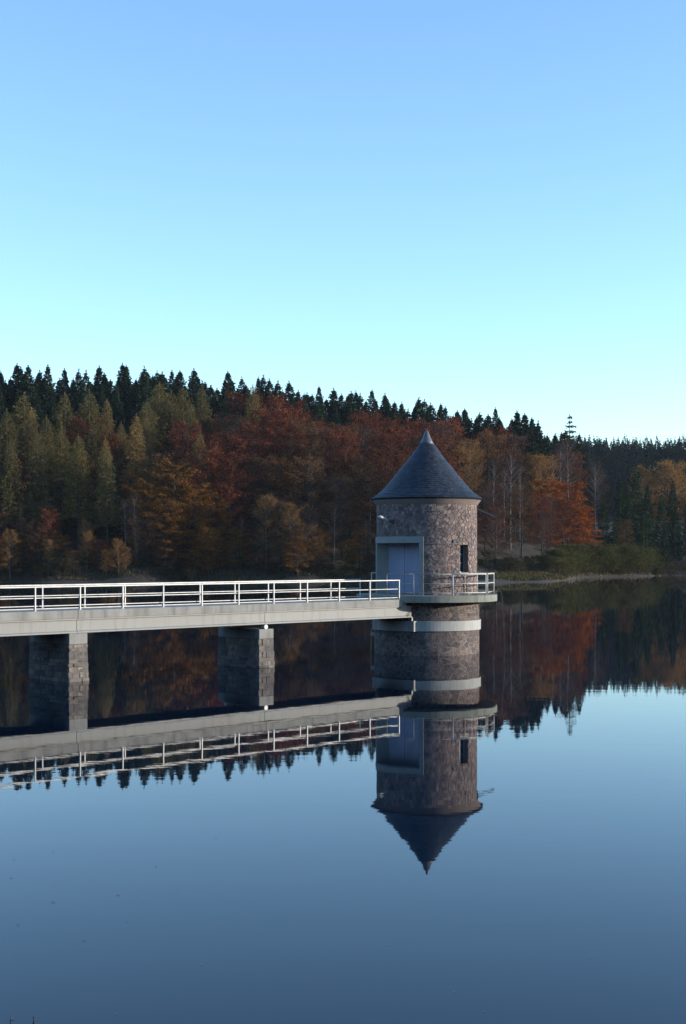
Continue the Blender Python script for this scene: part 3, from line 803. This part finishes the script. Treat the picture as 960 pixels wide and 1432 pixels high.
for s in range(3):
    proto('birch', s, broadleaf(280 + s, 20, 3.4, 0.20, 36, 7, 28, 0.32, M['birch_leaf'], flat=0.9, up=0.85, tw=0.7, bare=1), M['birch_bark'], 20)
for s in range(3):
    proto('bare_birch', s, broadleaf(300 + s, 21, 2.8, 0.48, 28, 7, 9, 0.26, M['twig'], flat=0.9, up=0.95, tw=0.62), M['birch_bark'], 21)
for s in range(4):
    proto('bare', s, broadleaf(320 + s, 20, 4.8, 0.18, 42, 9, 17, 0.30, M['twig'], flat=0.7, up=0.75), M['grey_bark'], 20)
for s in range(3):
    proto('willow', s, broadleaf(340 + s, 6, 4.0, 0.03, 40, 8, 22, 0.30, M['willow'], flat=0.8, up=0.9, tw=1.2, egg=0.6, multi=4), M['bark'], 6)
for s in range(3):
    proto('bush', s, broadleaf(360 + s, 5, 2.6, 0.04, 30, 6, 16, 0.30, M['undergrowth'], flat=0.8, up=0.9, tw=1.0, egg=0.6, multi=3), M['bark'], 5)
for s in range(2):
    proto('sapling', s, broadleaf(380 + s, 9, 2.4, 0.06, 30, 6, 16, 0.28, M['gold'], flat=0.6, up=0.6, tw=0.8), M['grey_bark'], 9)
proto('lone', 0, conifer(400, 24, 3.4, 0.45, 0.75, 1.05, 7, 0.12, 0.8, 0.36, M['spruce'], 1.0, True), M['bark'], 24)

INFO = {   # kind: name, category, label, group
 'spruce': ('spruce_tree', 'spruce', 'dark green pointed spruce in the row along the ridge', 'spruces along the ridge'),
 'pine': ('conifer_tree', 'conifer', 'mid green conifer on the lower slope', 'green conifers on the lower slope'),
 'larch_olive': ('larch_tree', 'larch', 'olive green larch rising out of the red beeches', 'olive larches on the slope'),
 'larch_tan': ('larch_tree', 'larch', 'tan yellow larch with a narrow rounded tip', 'tan larches on the slope'),
 'beech_red': ('beech_tree', 'beech', 'dark red brown beech in the mass of the wooded slope', 'red beeches of the wood'),
 'beech_brown': ('beech_tree', 'beech', 'dull brown beech in the mass of the wooded slope', 'brown beeches of the wood'),
 'gold': ('beech_tree', 'beech', 'golden brown beech with layered sprays low on the slope', 'golden beeches low on the slope'),
 'orange': ('beech_tree', 'beech', 'glowing orange beech above the green shore shrubs', 'orange beeches above the shrubs'),
 'birch': ('birch_tree', 'birch', 'slim birch with thin tan yellow leaves', 'yellowing birches'),
 'bare_birch': ('birch_tree', 'birch', 'nearly leafless birch with a white trunk', 'white trunked bare birches'),
 'bare': ('bare_tree', 'tree', 'greyish brown bare fine-twigged tree', 'leafless trees on the slope'),
 'willow': ('willow_shrub', 'shrub', 'broad olive green shrub at the water edge', 'olive shrubs on the shore'),
 'bush': ('undergrowth_bush', 'bush', 'low dark bush at the foot of the wood', 'dark bushes at the foot of the wood'),
 'sapling': ('young_beech', 'sapling', 'small golden sapling in front of the dark trunks', 'golden saplings at the wood edge'),
 'lone': ('spruce_tree', 'spruce', 'thin open spruce with bare tiers standing above the ridge alone', None),
}
TREES = []
def tree(kind, u, depth, height=None, top=None, wide=1.0, label=None, var=None):
    x = wx(u, depth); z = ground(x, depth)
    pr = PROTO[kind]; crown, trunk, H0 = pr[RND.randrange(len(pr)) if var is None else var % len(pr)]
    if top is not None: height = (HORIZON - top) * depth / FPX + CAMZ - z
    height = max(0.8, height); s = height / H0
    nm, cat, lab, grp = INFO[kind]
    if label is None and kind != 'lone':
        area = 'where larches stand among the beeches' if u < 300 else 'where red beeches fill the slope' if u < 620 else 'where white birch trunks show' if u < 840 else 'by the far bay'
        base = {'spruce': 'dark green pointed spruce', 'pine': 'mid green conifer', 'larch_olive': 'olive green larch', 'larch_tan': 'tan yellow larch', 'beech_red': 'dark red brown beech',
                'beech_brown': 'dull brown beech', 'gold': 'golden brown beech with layered sprays', 'birch': 'slim tan leaved birch', 'bare_birch': 'nearly leafless white trunked birch',
                'bare': 'bare fine-twigged tree', 'bush': 'dark bush at the foot of the wood', 'sapling': 'small golden sapling'}.get(kind)
        if base:
            q_ = (depth - lerp(u, SH_U, SH_Z)) / (lerp(u, SH_U, RG_Z) - lerp(u, SH_U, SH_Z))
            where = '' if kind in ('bush', 'sapling') else ' low down' if q_ < .35 else ' half way up' if q_ < .75 else ' on the ridge'
            lab = base + where + ' ' + area; grp = nm.replace('_', ' ').replace('bush', 'bushe') + 's' + where + ' ' + area + (' ' + kind.split('_')[-1] if kind in ('larch_tan', 'beech_brown', 'gold', 'bare_birch') else '')
    o = empty(nm, (x, depth, z - 0.05), RND.uniform(0, 6.28)); o.scale = (s * wide, s * wide, s)
    tag(o, label or lab, cat, grp)
    link('crown', crown, o); link('trunk', trunk, o)
    TREES.append((x, depth, kind))
    return o

# trees placed where the photograph shows their tops (u, top row, depth)
for u, top, d, wd in ((34, 548, 272, 1.15), (10, 571, 264, 1), (91, 548, 274, 1.1), (125, 545, 276, 1.15), (86, 593, 262, 1), (65, 581, 266, 1), (223, 533, 290, 1.35), (206, 557, 284, 1.1), (256, 540, 291, 1.2), (240, 545, 287, 1.2), (283, 538, 297, .9), (354, 537, 306, 1.0), (280, 603, 268, .95), (110, 606, 258, .95), (-30, 560, 270, 1.1), (-70, 572, 264, 1.1), (150, 625, 256, 0.9), (52, 602, 258, .95), (16, 612, 256, .9), (170, 590, 272, 0.9), (132, 585, 268, 1.0), (205, 580, 279, .9), (-12, 590, 259, 1), (268, 566, 286, 1.0)):
    tree('larch_olive', u, d, top=top, wide=wd * 1.08)
for u, top, d, wd in ((150, 557, 278, .9), (44, 570, 266, .9), (148, 612, 262, .95)):
    tree('larch_tan', u, d, top=top, wide=wd * 1.05)
tree('larch_tan', 191, 268, top=578, wide=1.05, label='pale sandy larch, the lightest tree on the slope above the bridge')
for u, top, d in ((245, 640, 258), (208, 668, 256), (272, 672, 257), (232, 700, 254), (300, 690, 259), (390, 640, 268)):
    tree('gold', u, d, top=top)
for u, top, d, wd in ((770, 668, 300, 1.0), (795, 668, 303, 1.1), (752, 690, 297, .9), (815, 705, 306, .9)):
    tree('orange', u, d, top=top, wide=wd)
for u, top, d in ((372, 695, 259), (408, 706, 258), (655, 618, 296), (640, 628, 290), (122, 728, 258), (14, 742, 254)):
    tree('birch', u, d - 4, top=top, wide=1.15)
tree('birch', 760, 312, top=640, wide=1.2, label='sandy yellow birch above the orange beeches')
tree('birch', 941, 350, top=648, wide=1.5, label='tan round-crowned birch above the conifers on the far right shore')
tree('birch', 902, 352, top=655, wide=1.1, label='small tan birch between conifers below the far ridge')
for u, top, d in ((690, 640, 285), (714, 632, 283), (727, 650, 288), (705, 655, 290), (785, 622, 318), (795, 612, 322), (776, 640, 314), (833, 645, 326), (190, 690, 253), (176, 700, 253), (560, 660, 262)):
    tree('bare_birch', u, d, top=top, wide=1.0)
for u, top, d in ((30, 705, 255), (338, 722, 257), (468, 705, 260), (512, 728, 257)):
    tree('bare_birch', u, d, top=top, wide=0.8)
for u, top, d in ((450, 742, 254), (438, 755, 254), (292, 740, 253), (835, 757, 309)):
    tree('sapling', u, d, top=top, wide=1.1)
for u, top, d, wd in ((800, 766, 291, 1.1), (782, 771, 268, 1.0), (820, 772, 304, 1.0), (838, 770, 308, 1.2), (860, 774, 311, 1.2), (885, 780, 315, 1.1), (770, 780, 266, .9), (755, 778, 270, 1), (735, 782, 266, 1), (845, 786, 307, 1.1), (870, 787, 312, 1), (812, 788, 303, 1), (905, 790, 320, .9), (920, 793, 323, .8), (828, 790, 305.5, 1), (895, 792, 316.5, .9)):
    tree('willow', u, d, top=top, wide=wd)
tree('lone', 797, 343, top=578)
for u, top, d in ((845, 690, 318), (868, 668, 326), (890, 648, 334), (880, 690, 322), (905, 678, 330), (925, 690, 334), (860, 720, 316), (900, 718, 322), (945, 705, 336), (930, 730, 332), (490, 735, 258), (515, 745, 258), (160, 640, 258), (963, 690, 342), (985, 700, 345)):
    tree('pine', u, d, top=top, wide=1.05)
# spruces on the ridge: tops read off the sky line
SK_U = [-120, 0, 60, 120, 153, 190, 212, 260, 310, 378, 440, 500, 520, 575, 600, 640, 690, 720, 745, 775, 800, 830, 900]
SK_Y = [506, 506, 511, 512, 508, 509, 512, 515, 520, 524, 533, 545, 540, 555, 553, 566, 567, 574, 580, 592, 603, 618, 650]
u = -110.0
while u < 812:
    d = lerp(u, SH_U, RG_Z) + RND.uniform(-4, 7)
    tree('spruce', u, d, top=lerp(u, SK_U, SK_Y) + RND.choice((RND.uniform(-3, 6), RND.uniform(0, 22))), wide=RND.uniform(1.0, 1.55))
    u += RND.choice((RND.uniform(5, 12), RND.uniform(12, 26)))
u = -110.0
while u < 806:                                     # more spruces just behind the ridge line
    d = lerp(u, SH_U, RG_Z) + RND.uniform(9, 22)
    tree('spruce', u, d, top=lerp(u, SK_U, SK_Y) + RND.uniform(7, 24), wide=RND.uniform(1.1, 1.6))
    u += RND.uniform(7, 13)
u = -100.0
while u < 800:
    d = lerp(u, SH_U, RG_Z) - RND.uniform(7, 14)
    if not 180 < u < 290:
        tree('spruce' if u < 300 or RND.random() < 0.5 else 'beech_red', u, d, top=lerp(u, SK_U, SK_Y) + RND.uniform(24, 42), wide=RND.uniform(0.85, 1.1))
    u += RND.uniform(16, 30)

# the rest of the wood: jittered rows from the shore up to the ridge
def kind_at(u, q):
    r = RND.random()
    if u < 60: return ('gold' if r < .3 else 'beech_brown' if r < .5 else 'beech_red') if q < .45 else 'larch_olive' if r < .12 else ('spruce' if r < .6 and q > .6 else ('beech_brown' if r < .75 else 'beech_red'))
    if u < 310: return ('gold' if r < .35 else 'beech_red' if r < .8 else 'beech_brown') if q < .4 else ('beech_red' if r < .7 else 'beech_brown' if r < .92 else 'larch_olive')
    if u < 620: return 'beech_brown' if r < .22 else ('bare' if r < .38 else ('gold' if r < .52 and q < .5 else 'beech_red'))
    if u < 850: return 'bare' if r < .38 else ('beech_red' if r < .62 else ('beech_brown' if r < .92 else 'birch'))
    return 'pine' if r < .45 else ('beech_red' if r < .62 else ('bare' if r < .85 else 'beech_brown'))
u_ = -140.0
while u_ < 1120:
    s, r = lerp(u_, SH_U, SH_Z), lerp(u_, SH_U, RG_Z)
    spit = 14 if 650 < u_ < 800 else 0
    d = s + 5 + spit + RND.uniform(0, 3)
    while d < r - 6:
        u = u_ + RND.uniform(-10, 10); q = (d - s) / (r - s)
        x = wx(u, d)
        if min((math.hypot(x - a, d - b) for a, b, kk in TREES), default=99) > 3.0:
            k = kind_at(u, q)
            h = {'spruce': 22, 'pine': 17, 'larch_olive': 22, 'beech_red': 20, 'beech_brown': 18, 'gold': 16, 'bare': 18, 'birch': 17}[k] * RND.uniform(0.82, 1.1)
            if d - s < 12 + spit: h *= RND.uniform(0.45, 0.8)
            zt = (h + ground(x, d) - CAMZ) / d * FPX
            lim = HORIZON - (lerp(u, SK_U, SK_Y) + (26 if u < 800 else 0)) if u < 860 else HORIZON - 655
            if zt > lim: h *= max(0.5, (lim * d / FPX + CAMZ - ground(x, d)) / h)
            if u < 300 and not k.startswith('larch') and zt > HORIZON - 610:
                h = max(9, (HORIZON - RND.uniform(585, 655)) * d / FPX + CAMZ - ground(x, d))
            hide = 640 < u < 840 and h > 12 and q < .75 and zt > HORIZON - 690
            if hide: h = max(7, ((HORIZON - 690 - RND.uniform(-15, 40)) * d / FPX + CAMZ - ground(x, d)))
            tree(k, u, d, height=h, wide=RND.uniform(0.9, 1.15))
        d += RND.uniform(6.5, 9.5)
    u_ += 36
# young trees along the wood edge
def shore_y(u):
    y = lerp(u, SH_U, SH_Z) - 4
    while ground(wx(u, y), y) < 0.06 and y < 420: y += 0.15
    return y
u = -130.0
while u < 640:
    k = RND.choice(('beech_brown', 'gold', 'birch', 'bare', 'beech_red', 'beech_brown', 'gold', 'pine'))
    tree(k, u, shore_y(u) + RND.uniform(1.5, 6), height=RND.uniform(4.0, 9.0), wide=RND.uniform(1.0, 1.5))
    u += RND.uniform(9, 24)
for u in (792, 803, 812, 822, 834, 846, 858, 869, 881, 893, 906):
    tree('willow', u, shore_y(u) + RND.uniform(0.8, 2.2), height=RND.uniform(2.6, 5.6), wide=RND.uniform(1.0, 1.35))
# low growth at the foot of the wood
u = -140.0
while u < 1110:
    s = lerp(u, SH_U, SH_Z) + (15 if 645 < u < 790 else 1.5)
    tree('bush', u, s + RND.uniform(0, 5), height=RND.choice((RND.uniform(0.8, 1.8), RND.uniform(1.2, 3.2))), wide=RND.uniform(1.0, 1.7))
    u += RND.uniform(8, 16)

# far ridge wood, one mass of conifers
g = np.random.default_rng(77); Q = []
for i in range(1100):
    y = g.uniform(560, 730); u = g.uniform(690, 1250); x = wx(u, y); z = ground(x, y); H = g.uniform(16.5, 19.5); R = g.uniform(2.6, 3.8)
    m_ = 230
    f = g.uniform(0, 1, m_) ** 0.8; az = g.uniform(0, 6.283, m_); rr = R * (1 - f) ** 0.8 * np.sqrt(g.uniform(.3, 1, m_)) + .1
    c = np.column_stack([x + rr * np.cos(az), y + rr * np.sin(az), z + H * (0.08 + 0.88 * f)])
    al = np.column_stack([np.cos(az), np.sin(az), np.full(m_, -.35)])
    Q.append(cards(c, al, 2.2 * (1.12 - f) + .3, 1.5 * (1.12 - f) + .2, g))
    c = np.array([[x, y, z + H]]); Q.append(cards(c, np.array([[0, 0, 1.0]]), [0.9], [0.5], g))
me = quads_mesh('far_conifer_wood', np.concatenate(Q), M['far_spruce'])
tag(link('far_conifer_wood', me), 'far dark conifer wood on the distant ridge behind the bay', 'forest', kind='stuff')

# ------------------------------------------------------------------ shore details
Q = []; g = np.random.default_rng(5)
n = 34000
uu = g.uniform(-150, 1110, n); dd = np.abs(g.normal(size=n)) * 4 + 0.4
pts = []
for a, b_ in zip(uu, dd):
    s = lerp(a, SH_U, SH_Z)
    if 650 < a < 800: b_ = b_ * 2.4
    elif g.uniform() < 0.8: continue
    y = s + b_; x = wx(a, y); z = ground(x, y)
    if z > 0.02: pts.append((x, y, z))
pts = np.array(pts); h = g.uniform(0.25, 0.7, len(pts))
c = pts + np.column_stack([np.zeros(len(pts)), np.zeros(len(pts)), h * 0.45])
Q = cards(c, np.column_stack([g.normal(size=len(pts)) * .35, g.normal(size=len(pts)) * .35, np.ones(len(pts))]), h, np.full(len(pts), 0.22), g)
tag(link('bank_grass', quads_mesh('bank_grass', Q, M['grass'])), 'dry olive grass along the far bank and its spit', 'grass', kind='stuff')
rk = []
for s in range(4):
    r = random.Random(s); mbk = MB()
    vs = []; 
    for i in range(5):
        th = PI * i / 4
        for k in range(7):
            a = 2 * PI * k / 7; q = r.uniform(.75, 1.15); vs.append((math.sin(th) * math.cos(a) * q, math.sin(th) * math.sin(a) * q, math.cos(th) * q * .7))
    fs = [(i * 7 + k, (i + 1) * 7 + k, (i + 1) * 7 + (k + 1) % 7, i * 7 + (k + 1) % 7) for i in range(4) for k in range(7)]
    mbk.add(vs, fs); rk.append(mbk.mesh('shore_rock', M['rock']))
for i in range(48):
    u = RND.uniform(802, 985)
    s = lerp(u, SH_U, SH_Z)
    y = s
    while ground(wx(u, y), y) < -0.05 and y < s + 8: y += 0.2
    y += RND.uniform(0, 1.2); x = wx(u, y)
    o = link('shore_rock', rk[i % 4], None, (x, y, ground(x, y) + 0.03)); sz = RND.uniform(0.12, 0.34); o.scale = (sz * 1.5, sz, sz * .8); o.rotation_euler = (0, 0, RND.uniform(0, 6))
    tag(o, 'pale grey rock lying along the far waterline', 'rock', 'rocks along the far waterline')

# ------------------------------------------------------------------ floating leaves and reeds near the viewer
lf = []
for s in range(3):
    r = random.Random(s + 40); mbk = MB(); n = 8
    vs = [(0, 0, 0.006)] + [(math.cos(2 * PI * k / n) * (1.0 if k % 4 == 0 else .6) * r.uniform(.8, 1.1), math.sin(2 * PI * k / n) * .55 * r.uniform(.8, 1.1), r.uniform(0.002, .25)) for k in range(n)]
    mbk.add(vs, [(0, 1 + k, 1 + (k + 1) % n) for k in range(n)])
    vs2 = [(a, b_, c_ - 0.12) for a, b_, c_ in vs]; mbk.add(vs2, [(0, 1 + (k + 1) % n, 1 + k) for k in range(n)]); lf.append(mbk)
LD = [b_.mesh('floating_leaf', M['dead_leaf']) for b_ in lf]; LP = [b_.mesh('floating_leaf', M['pale_leaf']) for b_ in lf]
spots = [(16, 1228), (42, 1227), (75, 1192), (150, 1205), (137, 1121), (188, 1199), (218, 1212), (228, 1142), (124, 1170), (137, 1169), (302, 1172), (245, 1230), (247, 1243), (300, 1236), (75, 1238), (76, 1241), (20, 1202), (310, 1106), (62, 1123), (105, 1184), (178, 1290), (92, 1316), (118, 1316), (141, 1309), (25, 1294), (177, 1297), (75, 1262), (770, 1197), (40, 1145), (330, 1150), (352, 1128), (268, 1180), (165, 1252)]
for u, v in spots[::2]:
    y = FPX * CAMZ / (v - HORIZON); o = link('floating_leaf', LD[RND.randrange(3)], None, (wx(u, y), y, 0.008)); sz = RND.uniform(0.011, 0.02)
    o.scale = (sz * 1.6, sz, sz * .35); o.rotation_euler = (0, 0, RND.uniform(0, 6))
    tag(o, 'small dark fallen leaf floating on the still water', 'leaf', 'dark leaves afloat')
for u, v in ((543, 1322), (635, 1388), (677, 1415), (824, 1340), (885, 1333), (163, 1418), (282, 1349)):
    y = FPX * CAMZ / (v - HORIZON); o = link('floating_leaf', LP[RND.randrange(3)], None, (wx(u, y), y, 0.008)); sz = RND.uniform(0.009, 0.014)
    o.scale = (sz * 1.6, sz, sz * .35); o.rotation_euler = (0, 0, RND.uniform(0, 6))
    tag(o, 'tiny pale leaf floating on the open water', 'leaf', 'pale leaves afloat')
def stem(u, v, h, lean, label, twigs):
    y = FPX * CAMZ / (v - HORIZON); x = wx(u, y)
    p = empty('reed_stem', (x, y, 0)); tag(p, label, 'reed')
    r = random.Random(int(u))
    mb = MB(); mb.tube([(0, 0, -0.5), (lean * .3, 0, h * .5), (lean, 0.01, h)], [0.008, 0.006, 0.002], 6); mb.build('stalk', M['dead_leaf'], p)
    for i in range(twigs):
        a = r.uniform(0, 6.28); z = h * r.uniform(.2, .9); L = r.uniform(.03, .06)
        mb = MB(); mb.tube([(lean * z / h, 0, z), (lean * z / h + L * .5 * math.cos(a), L * .5 * math.sin(a), z + L * .25), (lean * z / h + L * math.cos(a), L * math.sin(a), z + L * .1)], [0.004, 0.003, 0.001], 5); mb.build('twig', M['dead_leaf'], p)
stem(15, 1431, 0.10, 0.0, 'short dark upright stalk poking from the water near the dam', 1)
stem(47, 1428, 0.045, 0.012, 'low broken weed stalk beside the upright one near the dam', 2)

# ------------------------------------------------------------------ thin autumn haze over the valley
m, t, out = new_mat('haze'); v = N(t, 'ShaderNodeVolumePrincipled')
v.inputs['Color'].default_value = (0.80, 0.88, 1.0, 1); v.inputs['Density'].default_value = 0.00005; v.inputs['Anisotropy'].default_value = 0.0
t.links.new(v.outputs[0], out.inputs['Volume'])
mb = MB(); mb.box(-960, 960, -480, 1460, -5, 100)
tag(mb.build('haze', m), 'thin bluish haze over the valley', 'haze', kind='stuff')
